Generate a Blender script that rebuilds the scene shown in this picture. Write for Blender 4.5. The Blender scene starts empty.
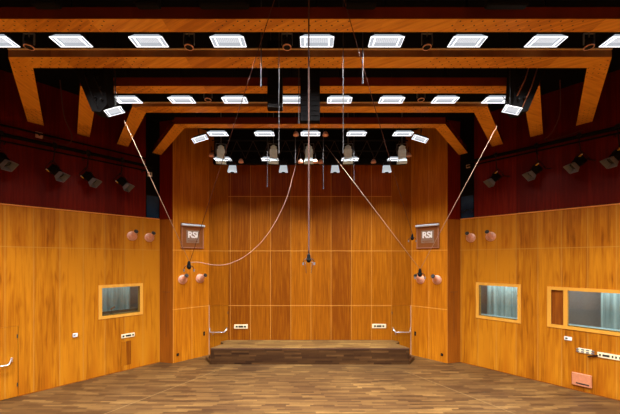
import bpy, math, random
from mathutils import Vector, Matrix
random.seed(4)
S = bpy.context.scene
COL = S.collection
F = 300.0; CX = 310.0; CY = 260.0; H = 3.95

# ------------------------------------------------------------------ helpers
def P(px, py, Y):
    return Vector(((px-CX)/F*Y, Y, H+(CY-py)/F*Y))

class MB:
    def __init__(s): s.v = []; s.f = []; s.m = []; s.sm = []
    def add(s, vs, fs, mi=0, smooth=False, M=None):
        b = len(s.v)
        for v in vs:
            v = Vector(v)
            if M is not None: v = M @ v
            s.v.append(v)
        for f in fs:
            s.f.append([b+i for i in f]); s.m.append(mi); s.sm.append(smooth)
        return s
    def box(s, c, d, mi=0, M=None, bev=0.0):
        x, y, z = d[0]/2, d[1]/2, d[2]/2
        if bev <= 0:
            vs = [(c[0]+a*x, c[1]+b*y, c[2]+e*z) for a in (-1, 1) for b in (-1, 1) for e in (-1, 1)]
            return s.add(vs, [(0,1,3,2), (4,6,7,5), (0,4,5,1), (2,3,7,6), (0,2,6,4), (1,5,7,3)], mi, False, M)
        pr = [(-x+bev,-y), (x-bev,-y), (x,-y+bev), (x,y-bev), (x-bev,y), (-x+bev,y), (-x,y-bev), (-x,-y+bev)]
        pi = [(a*(x-bev)/x, b*(y-bev)/y) for a, b in pr]
        vs = []
        for pts, zz in ((pi,-z), (pr,-z+bev), (pr,z-bev), (pi,z)):
            vs += [(c[0]+a, c[1]+b, c[2]+zz) for a, b in pts]
        fs = [tuple(range(7,-1,-1)), tuple(range(24,32))]
        for k in range(3):
            for i in range(8):
                j = (i+1) % 8
                fs.append((k*8+i, k*8+j, k*8+8+j, k*8+8+i))
        return s.add(vs, fs, mi, False, M)
    def cyl(s, p0, p1, r0, r1=None, n=16, mi=0, M=None, caps=True):
        if r1 is None: r1 = r0
        p0 = Vector(p0); p1 = Vector(p1)
        d = (p1-p0).normalized()
        a = d.orthogonal().normalized(); b = d.cross(a)
        vs = []
        for p, r in ((p0, r0), (p1, r1)):
            for i in range(n):
                t = 2*math.pi*i/n
                vs.append(p+a*math.cos(t)*r+b*math.sin(t)*r)
        s.add(vs, [(i, (i+1) % n, n+(i+1) % n, n+i) for i in range(n)], mi, True, M)
        if caps:
            s.add(vs, [tuple(range(n-1,-1,-1)), tuple(range(n,2*n))], mi, False, M)
        return s
    def lathe(s, prof, n=20, mi=0, M=None):
        # prof: (r, z) list about local z
        vs = []
        for r, z in prof:
            for i in range(n):
                t = 2*math.pi*i/n
                vs.append((r*math.cos(t), r*math.sin(t), z))
        fs = []
        for k in range(len(prof)-1):
            for i in range(n):
                j = (i+1) % n
                fs.append((k*n+i, k*n+j, k*n+n+j, k*n+n+i))
        return s.add(vs, fs, mi, True, M)
    def tube(s, pts, r, n=8, mi=0, M=None):
        pts = [Vector(p) for p in pts]
        vs = []; prev = None
        for i, p in enumerate(pts):
            d = (pts[min(i+1, len(pts)-1)]-pts[max(i-1, 0)]).normalized()
            if prev is None: a = d.orthogonal().normalized()
            else: a = (prev-d*prev.dot(d)).normalized()
            prev = a; b = d.cross(a)
            for k in range(n):
                t = 2*math.pi*k/n
                vs.append(p+a*math.cos(t)*r+b*math.sin(t)*r)
        fs = []
        for i in range(len(pts)-1):
            for k in range(n):
                j = (k+1) % n
                fs.append((i*n+k, i*n+j, i*n+n+j, i*n+n+k))
        fs.append(tuple(range(n-1,-1,-1))); fs.append(tuple(range((len(pts)-1)*n, len(pts)*n)))
        return s.add(vs, fs, mi, True, M)
    def prism(s, poly, z0, z1, mi_side=0, mi_bot=0, mi_top=0, M=None):
        n = len(poly)
        vs = [(x, y, z0) for x, y in poly]+[(x, y, z1) for x, y in poly]
        s.add(vs, [(i, (i+1) % n, n+(i+1) % n, n+i) for i in range(n)], mi_side, False, M)
        s.add(vs, [tuple(range(n-1,-1,-1))], mi_bot, False, M)
        s.add(vs, [tuple(range(n, 2*n))], mi_top, False, M)
        return s
    def build(s, name, mats, parent=None, loc=None, rotz=None, mat=None):
        me = bpy.data.meshes.new(name)
        me.from_pydata([tuple(v) for v in s.v], [], s.f)
        if not isinstance(mats, (list, tuple)): mats = [mats]
        for m in mats: me.materials.append(m)
        for p, mi, sm in zip(me.polygons, s.m, s.sm):
            p.material_index = mi; p.use_smooth = sm
        import bmesh
        bm = bmesh.new(); bm.from_mesh(me)
        bmesh.ops.recalc_face_normals(bm, faces=bm.faces)
        bm.to_mesh(me); bm.free()
        o = bpy.data.objects.new(name, me); COL.objects.link(o)
        if parent is not None: o.parent = parent
        if loc is not None: o.location = loc
        if rotz is not None: o.rotation_euler = (0, 0, rotz)
        return o

def empty(name, loc=(0,0,0), rotz=0, M=None):
    o = bpy.data.objects.new(name, None); COL.objects.link(o)
    o.empty_display_size = .1
    if M is not None: o.matrix_world = M
    else: o.location = loc; o.rotation_euler = (0, 0, rotz)
    return o
def tag(o, label, cat, group=None):
    o['label'] = label; o['category'] = cat
    if group: o['group'] = group
    return o
def struct(o):
    o['kind'] = 'structure'; return o
def copy_tree(o, parent=None):
    c = o.copy(); COL.objects.link(c)
    if parent is not None: c.parent = parent
    for ch in list(o.children): copy_tree(ch, c)
    return c

# ------------------------------------------------------------------ materials
def lin(c):
    c = [x/255. for x in c]
    return tuple([x/12.92 if x <= .04045 else ((x+.055)/1.055)**2.4 for x in c])+(1,)
def simple(name, col, rough=.5, metal=0, noise=.08, nscale=20, spec=.5):
    m = bpy.data.materials.new(name); m.use_nodes = True
    nt = m.node_tree; N = nt.nodes; L = nt.links
    b = N['Principled BSDF']
    b.inputs['Roughness'].default_value = rough; b.inputs['Metallic'].default_value = metal
    b.inputs['Specular IOR Level'].default_value = spec
    tc = N.new('ShaderNodeTexCoord'); no = N.new('ShaderNodeTexNoise'); no.inputs['Scale'].default_value = nscale
    L.new(tc.outputs['Object'], no.inputs['Vector'])
    r = N.new('ShaderNodeValToRGB')
    c = Vector(col[:3])
    r.color_ramp.elements[0].position = .3; r.color_ramp.elements[1].position = .7
    r.color_ramp.elements[0].color = tuple(c*(1-noise))+(1,)
    r.color_ramp.elements[1].color = tuple(c*(1+noise))+(1,)
    L.new(no.outputs['Fac'], r.inputs['Fac']); L.new(r.outputs['Color'], b.inputs['Base Color'])
    return m
def emis(name, col, strength):
    m = bpy.data.materials.new(name); m.use_nodes = True
    nt = m.node_tree; b = nt.nodes['Principled BSDF']
    b.inputs['Base Color'].default_value = col
    b.inputs['Emission Color'].default_value = col
    b.inputs['Emission Strength'].default_value = strength
    return m
class G:
    def __init__(s, name):
        s.m = bpy.data.materials.new(name); s.m.use_nodes = True
        s.nt = s.m.node_tree; s.N = s.nt.nodes; s.L = s.nt.links; s.b = s.N['Principled BSDF']
        s.tc = s.N.new('ShaderNodeTexCoord')
    def math(s, op, a, b=None, c=None):
        n = s.N.new('ShaderNodeMath'); n.operation = op
        for i, x in enumerate((a, b, c)):
            if x is None: continue
            if isinstance(x, (int, float)): n.inputs[i].default_value = x
            else: s.L.new(x, n.inputs[i])
        return n.outputs[0]
    def sep(s, v):
        n = s.N.new('ShaderNodeSeparateXYZ'); s.L.new(v, n.inputs[0]); return n.outputs
    def comb(s, x, y, z):
        n = s.N.new('ShaderNodeCombineXYZ')
        for i, a in enumerate((x, y, z)):
            if isinstance(a, (int, float)): n.inputs[i].default_value = a
            else: s.L.new(a, n.inputs[i])
        return n.outputs[0]
    def noise(s, v, scale, detail=3, rough=.5, dist=0):
        n = s.N.new('ShaderNodeTexNoise'); s.L.new(v, n.inputs['Vector'])
        n.inputs['Scale'].default_value = scale; n.inputs['Detail'].default_value = detail
        n.inputs['Roughness'].default_value = rough; n.inputs['Distortion'].default_value = dist
        return n.outputs['Fac']
    def white(s, v):
        n = s.N.new('ShaderNodeTexWhiteNoise'); n.noise_dimensions = '1D'
        s.L.new(v, n.inputs['W']); return n.outputs['Value']
    def ramp(s, f, stops):
        n = s.N.new('ShaderNodeValToRGB'); s.L.new(f, n.inputs['Fac'])
        e = n.color_ramp.elements
        while len(e) < len(stops): e.new(.5)
        for i, (p, c) in enumerate(stops): e[i].position = p; e[i].color = c
        return n.outputs['Color']
    def mix(s, f, a, b, mode='MIX'):
        n = s.N.new('ShaderNodeMix'); n.data_type = 'RGBA'; n.blend_type = mode
        if isinstance(f, (int, float)): n.inputs[0].default_value = f
        else: s.L.new(f, n.inputs[0])
        for i, x in ((6, a), (7, b)):
            if isinstance(x, tuple): n.inputs[i].default_value = x
            else: s.L.new(x, n.inputs[i])
        return n.outputs[2]

def sc(c, k): return (c[0]*k, c[1]*k, c[2]*k, 1)
def veneer(name, dark, mid, light, pw, off=0, seams=(), seam_col=None, rough=.38, figure=.5, vseam=True, grain=26, spec=.14, upper=None, flame=False):
    g = G(name)
    x, y, z = g.sep(g.tc.outputs['Object'])
    u = g.math('DIVIDE', g.math('ADD', x, off), pw)
    pid = g.math('FLOOR', u)
    fr = g.math('FRACT', u)
    rnd = g.white(g.math('ADD', pid, 3.3))
    shift = g.math('MULTIPLY', rnd, 17.0)
    mir = g.math('PINGPONG', u, 1.0)                 # book-matched leaves
    v1 = g.comb(g.math('MULTIPLY', x, grain), shift, g.math('MULTIPLY', z, .9))
    fine = g.noise(v1, 1.0, 4, .6)
    v2 = g.comb(g.math('MULTIPLY', mir, 2.2), 0, g.math('MULTIPLY', z, .55))
    broad = g.noise(v2, 1.3, 3, .5, .6)
    cath = g.math('ADD', g.math('MULTIPLY', g.math('ABSOLUTE', g.math('SUBTRACT', fr, .5)), 3.0), g.math('MULTIPLY', broad, 2.2))
    cath = g.math('ADD', g.math('MULTIPLY', g.math('SINE', g.math('MULTIPLY', cath, 6.5)), .5), .5)
    f = g.math('ADD', g.math('MULTIPLY', fine, .55), g.math('MULTIPLY', cath, .07*figure))
    f = g.math('ADD', f, g.math('MULTIPLY', broad, .48*figure))
    f = g.math('ADD', f, g.math('MULTIPLY', g.math('SUBTRACT', rnd, .5), .20))
    col = g.ramp(f, [(.30, dark), (.50, mid), (.70, light)])
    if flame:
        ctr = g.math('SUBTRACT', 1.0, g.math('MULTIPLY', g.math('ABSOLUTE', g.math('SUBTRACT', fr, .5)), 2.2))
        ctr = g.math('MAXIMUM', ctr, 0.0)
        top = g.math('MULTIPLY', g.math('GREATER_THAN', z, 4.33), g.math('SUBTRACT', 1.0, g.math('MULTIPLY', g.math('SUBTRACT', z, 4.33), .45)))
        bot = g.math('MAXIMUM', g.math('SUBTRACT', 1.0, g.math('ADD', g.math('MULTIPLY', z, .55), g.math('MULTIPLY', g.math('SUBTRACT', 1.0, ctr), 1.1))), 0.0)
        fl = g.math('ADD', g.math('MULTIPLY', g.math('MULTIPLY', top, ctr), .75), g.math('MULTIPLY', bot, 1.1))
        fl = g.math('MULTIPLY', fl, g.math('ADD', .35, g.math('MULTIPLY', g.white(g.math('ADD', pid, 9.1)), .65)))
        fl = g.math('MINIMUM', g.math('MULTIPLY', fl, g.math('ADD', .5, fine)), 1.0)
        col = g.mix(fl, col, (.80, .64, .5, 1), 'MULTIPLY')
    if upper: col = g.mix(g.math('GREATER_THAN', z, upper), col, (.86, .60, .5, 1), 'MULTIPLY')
    if vseam and seam_col:
        e = g.math('LESS_THAN', g.math('MULTIPLY', g.math('MINIMUM', fr, g.math('SUBTRACT', 1.0, fr)), pw), .011)
        col = g.mix(g.math('MULTIPLY', e, .38), col, seam_col)
    if seam_col:
        for zz in seams:
            e = g.math('LESS_THAN', g.math('ABSOLUTE', g.math('SUBTRACT', z, zz)), .013)
            col = g.mix(g.math('MULTIPLY', e, .45), col, seam_col)
    g.L.new(col, g.b.inputs['Base Color'])
    g.b.inputs['Roughness'].default_value = rough
    g.b.inputs['Specular IOR Level'].default_value = spec
    return g.m

W_DARK = (.225, .058, .003, 1); W_MID = (.425, .138, .005, 1); W_LIGHT = (.62, .235, .010, 1)
SEAM = (.80, .42, .09, 1)
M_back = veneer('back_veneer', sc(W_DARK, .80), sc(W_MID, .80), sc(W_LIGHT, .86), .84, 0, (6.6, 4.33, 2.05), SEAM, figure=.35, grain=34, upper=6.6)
M_bay = veneer('bay_veneer', sc(W_DARK, .75), sc(W_MID, .76), sc(W_LIGHT, .8), .84, 0, (4.33,), sc(SEAM, .8), figure=.3, grain=34, vseam=False)
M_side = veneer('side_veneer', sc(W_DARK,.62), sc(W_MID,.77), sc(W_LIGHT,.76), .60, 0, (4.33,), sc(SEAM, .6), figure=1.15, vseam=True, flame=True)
M_angle = veneer('angled_veneer', sc(W_DARK, .98), sc(W_MID, 1.02), sc(W_LIGHT, 1.04), .72, 0, (4.33, 2.05), SEAM, figure=.5, grain=32)
M_pil = veneer('pilaster_veneer', (.16, .040, .004, 1), (.27, .078, .006, 1), (.38, .12, .010, 1), .7, 0, (), None, figure=.4, grain=30)
M_mahog = veneer('dark_mahogany', (.075, .0038, .0012, 1), (.13, .0075, .002, 1), (.19, .018, .004, 1), .6, 0, (), None, rough=.30, figure=.4, grain=20, spec=.12)
M_face = veneer('beam_face_mahogany', (.12, .02, .004, 1), (.17, .03, .006, 1), (.22, .045, .01, 1), 3.0, 0, (), None, rough=.16, figure=.2, grain=3, spec=.7)
M_frame = veneer('window_frame_wood', (.60, .29, .04, 1), (.72, .37, .06, 1), (.80, .44, .085, 1), 2, 0, (), None, figure=.1, grain=8)
M_lit_face = veneer('beam_face_lit_brown', (.14, .05, .012, 1), (.20, .075, .02, 1), (.30, .12, .03, 1), 1.3, 0, (), None, rough=.25, figure=.8, grain=1.5, spec=.6)  # lit copy of the beam face, lamp light put into the brown
M_edge_highlight = simple('gold_highlight_edge', (.60, .38, .14, 1), .3, .2)
M_cap = simple('trim_cap_wood', (.75, .30, .06, 1), .3)
M_door_leaf = veneer('door_veneer', sc(W_DARK, .60), sc(W_MID, .68), sc(W_LIGHT, .7), .84, 0, (), None, figure=.5, grain=34)

def soffit_mat():
    g = G('perforated_soffit_veneer')
    x, y, z = g.sep(g.tc.outputs['Object'])
    # grain runs diagonally over each veneer leaf
    d = g.math('ADD', g.math('MULTIPLY', x, .55), y)
    e = g.math('SUBTRACT', x, g.math('MULTIPLY', y, .55))
    leaf = g.math('FLOOR', g.math('DIVIDE', x, 1.25))
    rnd = g.white(g.math('ADD', leaf, 1.7))
    v = g.comb(g.math('MULTIPLY', d, 16), g.math('MULTIPLY', e, 1.0), g.math('MULTIPLY', rnd, 9))
    f = g.math('ADD', g.noise(v, 1.0, 4, .6), g.math('MULTIPLY', g.math('SUBTRACT', rnd, .5), .25))
    col = g.ramp(f, [(.28, (.46, .165, .014, 1)), (.5, (.68, .29, .026, 1)), (.75, (.82, .40, .045, 1))])
    # staggered drill holes, in groups along the beam
    px_ = .19; py_ = .095
    row = g.math('FLOOR', g.math('DIVIDE', y, py_))
    par = g.math('MULTIPLY', g.math('MODULO', g.math('ABSOLUTE', row), 2.0), .5)
    fx = g.math('SUBTRACT', g.math('FRACT', g.math('ADD', g.math('DIVIDE', x, px_), par)), .5)
    fy = g.math('SUBTRACT', g.math('FRACT', g.math('DIVIDE', y, py_)), .5)
    rr = g.math('SQRT', g.math('ADD', g.math('POWER', g.math('MULTIPLY', fx, px_), 2.0), g.math('POWER', g.math('MULTIPLY', fy, py_), 2.0)))
    hole = g.math('LESS_THAN', rr, .0135)
    grp = g.math('GREATER_THAN', g.math('SINE', g.math('MULTIPLY', g.math('ADD', x, 1.5), 1.55)), -.25)
    col = g.mix(g.math('MULTIPLY', hole, grp), col, (.02, .004, .001, 1))
    g.L.new(col, g.b.inputs['Base Color']); g.b.inputs['Roughness'].default_value = .4
    return g.m
M_soffit = soffit_mat()

def parquet(name, k=1.0, t=(1, 1, 1)):
    g = G(name)
    x, y, z = g.sep(g.tc.outputs['Object'])
    yz = g.math('SUBTRACT', y, z)
    rh = .075
    rowf = g.math('DIVIDE', yz, rh); row = g.math('FLOOR', rowf)
    r1 = g.white(g.math('ADD', row, 11.5))
    xl = g.math('ADD', g.math('DIVIDE', x, .66), g.math('MULTIPLY', r1, 7.0))
    pl = g.math('FLOOR', xl)
    r2 = g.white(g.math('ADD', g.math('MULTIPLY', row, 37.31), g.math('MULTIPLY', pl, 5.77)))
    v = g.comb(g.math('MULTIPLY', x, 2.5), g.math('MULTIPLY', yz, 45), g.math('MULTIPLY', r2, 20))
    gr = g.noise(v, 1.0, 3, .6)
    big = g.noise(g.comb(x, yz, 0), .6, 2, .5)
    f = g.math('ADD', g.math('MULTIPLY', r2, .50), g.math('MULTIPLY', gr, .5))
    f = g.math('ADD', f, g.math('MULTIPLY', g.math('SUBTRACT', big, .5), .5))
    a, b_, c, d = (.030, .015, .006, 1), (.085, .047, .016, 1), (.145, .086, .026, 1), (.31, .20, .062, 1)
    a, b_, c, d = [(q[0]*t[0], q[1]*t[1], q[2]*t[2], 1) for q in (a, b_, c, d)]
    col = g.ramp(f, [(.1, sc(a, k)), (.42, sc(b_, k)), (.7, sc(c, k)), (.95, sc(d, k))])
    ex = g.math('FRACT', xl); ey = g.math('FRACT', rowf)
    e1 = g.math('LESS_THAN', ey, .07); e2 = g.math('LESS_THAN', ex, .014)
    e = g.math('MAXIMUM', e1, e2)
    col = g.mix(g.math('MULTIPLY', e, .55), col, (.05, .022, .01, 1))
    g.L.new(col, g.b.inputs['Base Color'])
    g.b.inputs['Roughness'].default_value = .42
    g.b.inputs['Specular IOR Level'].default_value = .25
    return g.m
M_floor = parquet('oak_strip_parquet', .84, (1.04, .94, 1.0))
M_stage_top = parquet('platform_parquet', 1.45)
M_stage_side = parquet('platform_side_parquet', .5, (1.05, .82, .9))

M_black = simple('black_paint', (.0025, .0025, .003, 1), .7, spec=.12)
M_void = simple('black_ceiling_board', (.004, .004, .0045, 1), .9, spec=.1)
M_blackmetal = simple('black_metal', (.006, .006, .007, 1), .5, 0, spec=.2)
M_greymetal = simple('grey_metal', (.16, .17, .19, 1), .4, .3)
M_barn = simple('grey_barn_door_metal', (.15, .16, .18, 1), .5, .1)
M_steel = simple('steel_wire', (.035, .035, .04, 1), .6, 0)
M_chrome = simple('chrome', (.75, .76, .80, 1), .22, .8)
M_pale = simple('pale_bluish_metal', (.62, .70, .78, 1), .35)
M_white = simple('white_plastic', (.75, .75, .72, 1), .4)
M_cream = simple('cream_plastic', (.80, .72, .48, 1), .45)
M_copper = simple('copper', (.80, .45, .33, 1), .38, .25)
M_dkcopper = simple('tarnished_copper', (.30, .12, .06, 1), .4, .5)
M_hole = simple('dark_socket', (.01, .01, .01, 1), .6)
M_lantern = simple('pale_grey_enamel', (.66, .86, .98, 1), .4)
M_sign = simple('reddish_brown_acrylic', (.22, .075, .018, 1), .3)
M_signlogo = simple('taupe_sign_square', (.25, .165, .12, 1), .4)
M_sigedge = simple('pinkish_sign_edge', (.45, .22, .15, 1), .35)
M_letter = simple('white_letter', (.85, .85, .85, 1), .4)
M_cable_red = simple('dark_red_cable', (.07, .022, .014, 1), .6, spec=.2)
M_cable_pale = simple('pale_cable', (.34, .21, .15, 1), .6, spec=.1)
M_cable_mid = simple('brown_cable', (.10, .05, .04, 1), .6, spec=.2)
M_yellow = simple('yellow_tag', (.85, .55, .05, 1), .5)
M_pinkbox = simple('salmon_enamel', (.52, .20, .10, 1), .45)
M_curtain = None
def curtain_mat():
    g = G('grey_green_curtain'); x, y, z = g.sep(g.tc.outputs['Object'])
    f = g.noise(g.comb(g.math('MULTIPLY', x, 14), 0, g.math('MULTIPLY', z, .5)), 1, 2)
    g.L.new(g.ramp(f, [(.3, (.30, .38, .38, 1)), (.7, (.58, .68, .66, 1))]), g.b.inputs['Base Color'])
    g.b.inputs['Roughness'].default_value = .8
    return g.m
M_curtain = curtain_mat()
M_booth = simple('booth_taupe_paint', (.30, .24, .22, 1), .8)
M_boothdark = simple('booth_dark_wood', (.10, .045, .02, 1), .5)
M_boothsill = simple('booth_grey_sill', (.30, .36, .38, 1), .4)
def glass(name, col, mixf):
    m = bpy.data.materials.new(name); m.use_nodes = True
    nt = m.node_tree; N = nt.nodes; L = nt.links
    for n in list(N):
        if n.type == 'BSDF_PRINCIPLED': N.remove(n)
    out = [n for n in N if n.type == 'OUTPUT_MATERIAL'][0]
    t = N.new('ShaderNodeBsdfTransparent'); t.inputs[0].default_value = col
    gl = N.new('ShaderNodeBsdfGlossy'); gl.inputs['Roughness'].default_value = .03
    mx = N.new('ShaderNodeMixShader'); mx.inputs[0].default_value = mixf
    L.new(t.outputs[0], mx.inputs[1]); L.new(gl.outputs[0], mx.inputs[2]); L.new(mx.outputs[0], out.inputs[0])
    return m
M_glass = glass('booth_glass', (.85, .93, .93, 1), .06)
M_bluereflection = simple('blue_reflection_glass', (.004, .018, .045, 1), .15, noise=.7, nscale=1.5)  # blurred blue reflection put into the base colour

def lamp_panel():
    g = G('lit_lamp_panel')
    x, y, z = g.sep(g.tc.outputs['Object'])
    f = g.noise(g.comb(g.math('MULTIPLY', x, 30), g.math('MULTIPLY', y, 30), 0), 1, 2)
    s1 = g.math('ABSOLUTE', g.math('SINE', g.math('MULTIPLY', x, 90)))
    v = g.math('ADD', g.math('MULTIPLY', f, .5), g.math('MULTIPLY', s1, .35))
    c = g.ramp(v, [(.15, (.50, .55, .66, 1)), (.6, (.95, .97, 1, 1))])
    g.L.new(c, g.b.inputs['Emission Color']); g.b.inputs['Emission Strength'].default_value = EM1
    g.b.inputs['Base Color'].default_value = (.05, .05, .05, 1)
    return g.m
EM1 = .78; EM2 = 1.1; EM3 = 30.0
M_lamp = lamp_panel()
M_reflector = emis('lit_grey_reflector', (.62, .67, .74, 1), .72)
M_reflector.node_tree.nodes['Principled BSDF'].inputs['Base Color'].default_value = (.05, .05, .05, 1)
M_rim = emis('lit_white_rim', (.93, .96, 1, 1), 1.8)
M_hot = emis('bare_lit_lamp', (.9, .96, 1, 1), EM3)
M_softface = emis('lit_lantern_face', (.50, .60, .66, 1), .75)

# ------------------------------------------------------------------ walls
class WallF:
    def __init__(s, a, b):
        s.a = Vector((a[0], a[1], 0)); s.b = Vector((b[0], b[1], 0))
        s.d = (s.b-s.a).normalized(); s.L = (s.b-s.a).length
        s.ang = math.atan2(s.d.y, s.d.x)
        s.n = Vector((-s.d.y, s.d.x, 0))
    def hit(s, px, py, off=0):
        r = Vector(((px-CX)/F, 1, (CY-py)/F))
        p0 = s.a+s.n*off
        c = Vector((0, 0, H))
        t = (p0-c).dot(s.n)/r.dot(s.n)
        q = c+r*t
        return ((q-s.a).dot(s.d), q.z)
    def pt(s, u, z, off=0):
        q = s.a+s.d*u+s.n*off
        return Vector((q.x, q.y, z))
    def frame(s, u, z, off=0):
        q = s.pt(u, z, off)
        return Matrix.Translation(q) @ Matrix.Rotation(s.ang, 4, 'Z')
TOP = 9.3; CAP = 5.51
k = .9
def mir(p): return (-p[0], p[1])
A0 = (-4.21, 12.5); A1 = (-5.25, 11.46); A2 = (-5.81, 11.60); A3 = (-11.45, 11.60-5.64/.9)
WB = WallF((3.4, 12.5), (-3.4, 12.5))
WBL = WallF((-3.4, 12.5), A0); WBR = WallF(mir(A0), (3.4, 12.5))
WAL = WallF(A0, A1); WAR = WallF(mir(A1), mir(A0))
WPL = WallF(A1, A2); WPR = WallF(mir(A2), mir(A1))
WL = WallF(A2, A3); WR = WallF(mir(A3), mir(A2))

def wall(name, w, z0, z1, mat, openings=(), th=.14, off=0, u0=0, u1=None):
    if u1 is None: u1 = w.L
    us = sorted(set([u0, u1]+[o[0] for o in openings]+[o[1] for o in openings]))
    zs = sorted(set([z0, z1]+[o[2] for o in openings]+[o[3] for o in openings]))
    def solid(i, j):
        if i < 0 or j < 0 or i >= len(us)-1 or j >= len(zs)-1: return False
        cu = (us[i]+us[i+1])/2; cz = (zs[j]+zs[j+1])/2
        for o in openings:
            if o[0] < cu < o[1] and o[2] < cz < o[3]: return False
        return True
    m = MB()
    for i in range(len(us)-1):
        for j in range(len(zs)-1):
            if not solid(i, j): continue
            a, b, c, d = us[i], us[i+1], zs[j], zs[j+1]
            m.add([(a,0,c),(b,0,c),(b,0,d),(a,0,d)], [(0,1,2,3)])
            m.add([(a,-th,c),(b,-th,c),(b,-th,d),(a,-th,d)], [(3,2,1,0)])
            if not solid(i-1, j): m.add([(a,0,c),(a,-th,c),(a,-th,d),(a,0,d)], [(0,1,2,3)])
            if not solid(i+1, j): m.add([(b,0,c),(b,-th,c),(b,-th,d),(b,0,d)], [(0,1,2,3)])
            if not solid(i, j-1): m.add([(a,0,c),(b,0,c),(b,-th,c),(a,-th,c)], [(0,1,2,3)])
            if not solid(i, j+1): m.add([(a,0,d),(b,0,d),(b,-th,d),(a,-th,d)], [(0,1,2,3)])
    o = m.build(name, mat)
    # merge doubled vertices
    import bmesh
    bm = bmesh.new(); bm.from_mesh(o.data); bmesh.ops.remove_doubles(bm, verts=bm.verts, dist=1e-5)
    bmesh.ops.recalc_face_normals(bm, faces=bm.faces); bm.to_mesh(o.data); bm.free()
    q = w.pt(0, 0, off); o.location = q; o.rotation_euler = (0, 0, w.ang)
    return struct(o)

def rect(w, x0, x1, yt0, yt1, yb0, yb1):
    "pixel corners -> u0,u1,z0,z1"
    ua, za = w.hit(x0, yt0); ub, zb = w.hit(x1, yt1); _, zc = w.hit(x0, yb0); _, zd = w.hit(x1, yb1)
    return (min(ua, ub), max(ua, ub), (zc+zd)/2, (za+zb)/2)
win1 = rect(WL, 98.5, 142.8, 285.2, 283.2, 319.8, 314)
win2 = rect(WR, 476, 521, 282.4, 284.2, 317.8, 323.4)
# big window continues beyond the frame
wa, wz1 = WR.hit(547.2, 286.3); _, wz0 = WR.hit(547.2, 326.5)
win3 = (wa-2.6, wa, wz0, wz1)
def shrink(r, e): return (r[0]+e, r[1]-e, r[2]+e, r[3]-e)
FW = .10
# left exit door at the frame's edge
ud, _ = WL.hit(12.5, 365)
door_l = (ud-.12, ud+.85, 0.0, 2.05)
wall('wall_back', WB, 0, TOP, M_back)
wall('wall_back_left', WBL, 2.05, TOP, M_bay)
wall('wall_back_right', WBR, 2.05, TOP, M_bay)
wall('wall_angled_left', WAL, 0, TOP, M_angle)
wall('wall_angled_right', WAR, 0, TOP, M_angle)
wall('wall_pilaster_left', WPL, 0, CAP, M_pil)
wall('wall_pilaster_right', WPR, 0, CAP, M_pil)
wall('wall_pilaster_upper_left', WPL, CAP, TOP, M_mahog)
wall('wall_pilaster_upper_right', WPR, CAP, TOP, M_mahog)
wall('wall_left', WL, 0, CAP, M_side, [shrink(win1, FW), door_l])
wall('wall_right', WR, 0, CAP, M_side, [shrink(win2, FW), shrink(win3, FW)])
# upper walls: mahogany, with a dark glazed bay next to the corner
uL, _ = WL.hit(146, 200); uR, _ = WR.hit(474, 200)
wall('wall_left_upper', WL, CAP, TOP, M_mahog, off=-.03, u0=uL)
wall('wall_right_upper', WR, CAP, TOP, M_mahog, off=-.03, u1=uR)
for nm, w, u0, u1 in (('window_4', WL, 0, uL), ('window_5', WR, uR, WR.L)):
    m = MB(); m.box(((u0+u1)/2, -.06, (CAP+TOP)/2), (u1-u0, .04, TOP-CAP))
    o = m.build(nm, M_void, loc=w.pt(0, 0), rotz=w.ang); struct(o)
    m = MB(); m.box(((u0+u1)/2, -.03, CAP+.45), (u1-u0-.06, .02, .86))
    p = m.build('pane', M_bluereflection, o)  # painted blue reflection low in the dark bay
# cap trims along top of lower panelling
for nm, w in (('trim_1', WL), ('trim_2', WR)):
    m = MB(); m.box((w.L/2, -.055, CAP+.015), (w.L-.02, .17, .03), bev=.008)
    o = m.build(nm, M_cap, loc=w.pt(0, 0), rotz=w.ang); struct(o)
# rear part of the hall behind the camera
rear = [A3, (-7.5, -4.5), (7.5, -4.5), mir(A3)]
for nm, a, b in (('wall_rear_left', rear[0], rear[1]), ('wall_rear', rear[1], rear[2]), ('wall_rear_right', rear[2], rear[3])):
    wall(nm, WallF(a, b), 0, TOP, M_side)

plan = [mir(A0), A0, A1, A2, A3, rear[1], rear[2], mir(A3), mir(A2), mir(A1)]
plan_o = [(x*1.02, y*1.012 if y > 0 else y-.15) for x, y in plan]
m = MB(); m.prism(plan_o, -.2, 0)
floor = struct(m.build('floor', M_floor))
m = MB(); m.prism(plan_o, TOP, TOP+.2)
struct(m.build('ceiling', M_void))
# floor movement joints running parallel to the side walls
for i, s in enumerate((-1, 1)):
    a = Vector((s*abs((105-310)/F*(F*H/154)), F*H/154, 0)); b = Vector((s*4.05, F*H/(385-260.)+.05, 0))
    a = Vector((s*5.26, 7.7, 0)); b = Vector((s*4.12, 9.48, 0)); d = (b-a).normalized()
    a = a-d*6; b = b+d*1.4
    n = Vector((-d.y, d.x, 0))*.013
    m = MB(); m.prism([tuple((a-n)[:2]), tuple((b-n)[:2]), tuple((b+n)[:2]), tuple((a+n)[:2])], 0.0005, .003)
    struct(m.build('trim_%d' % (3+i), simple('joint_strip', (.17, .10, .035, 1), .5)))
# dark skirting joint line at the foot of the side walls
for nm, w, u0, u1 in (('baseboard_left', WL, 0, door_l[0]), ('baseboard_right', WR, 0, WR.L), ):
    m = MB(); m.box(((u0+u1)/2, .004, .012), (u1-u0-.02, .008, .024))
    struct(m.build(nm, M_pil, loc=w.pt(0, 0), rotz=w.ang))

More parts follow.
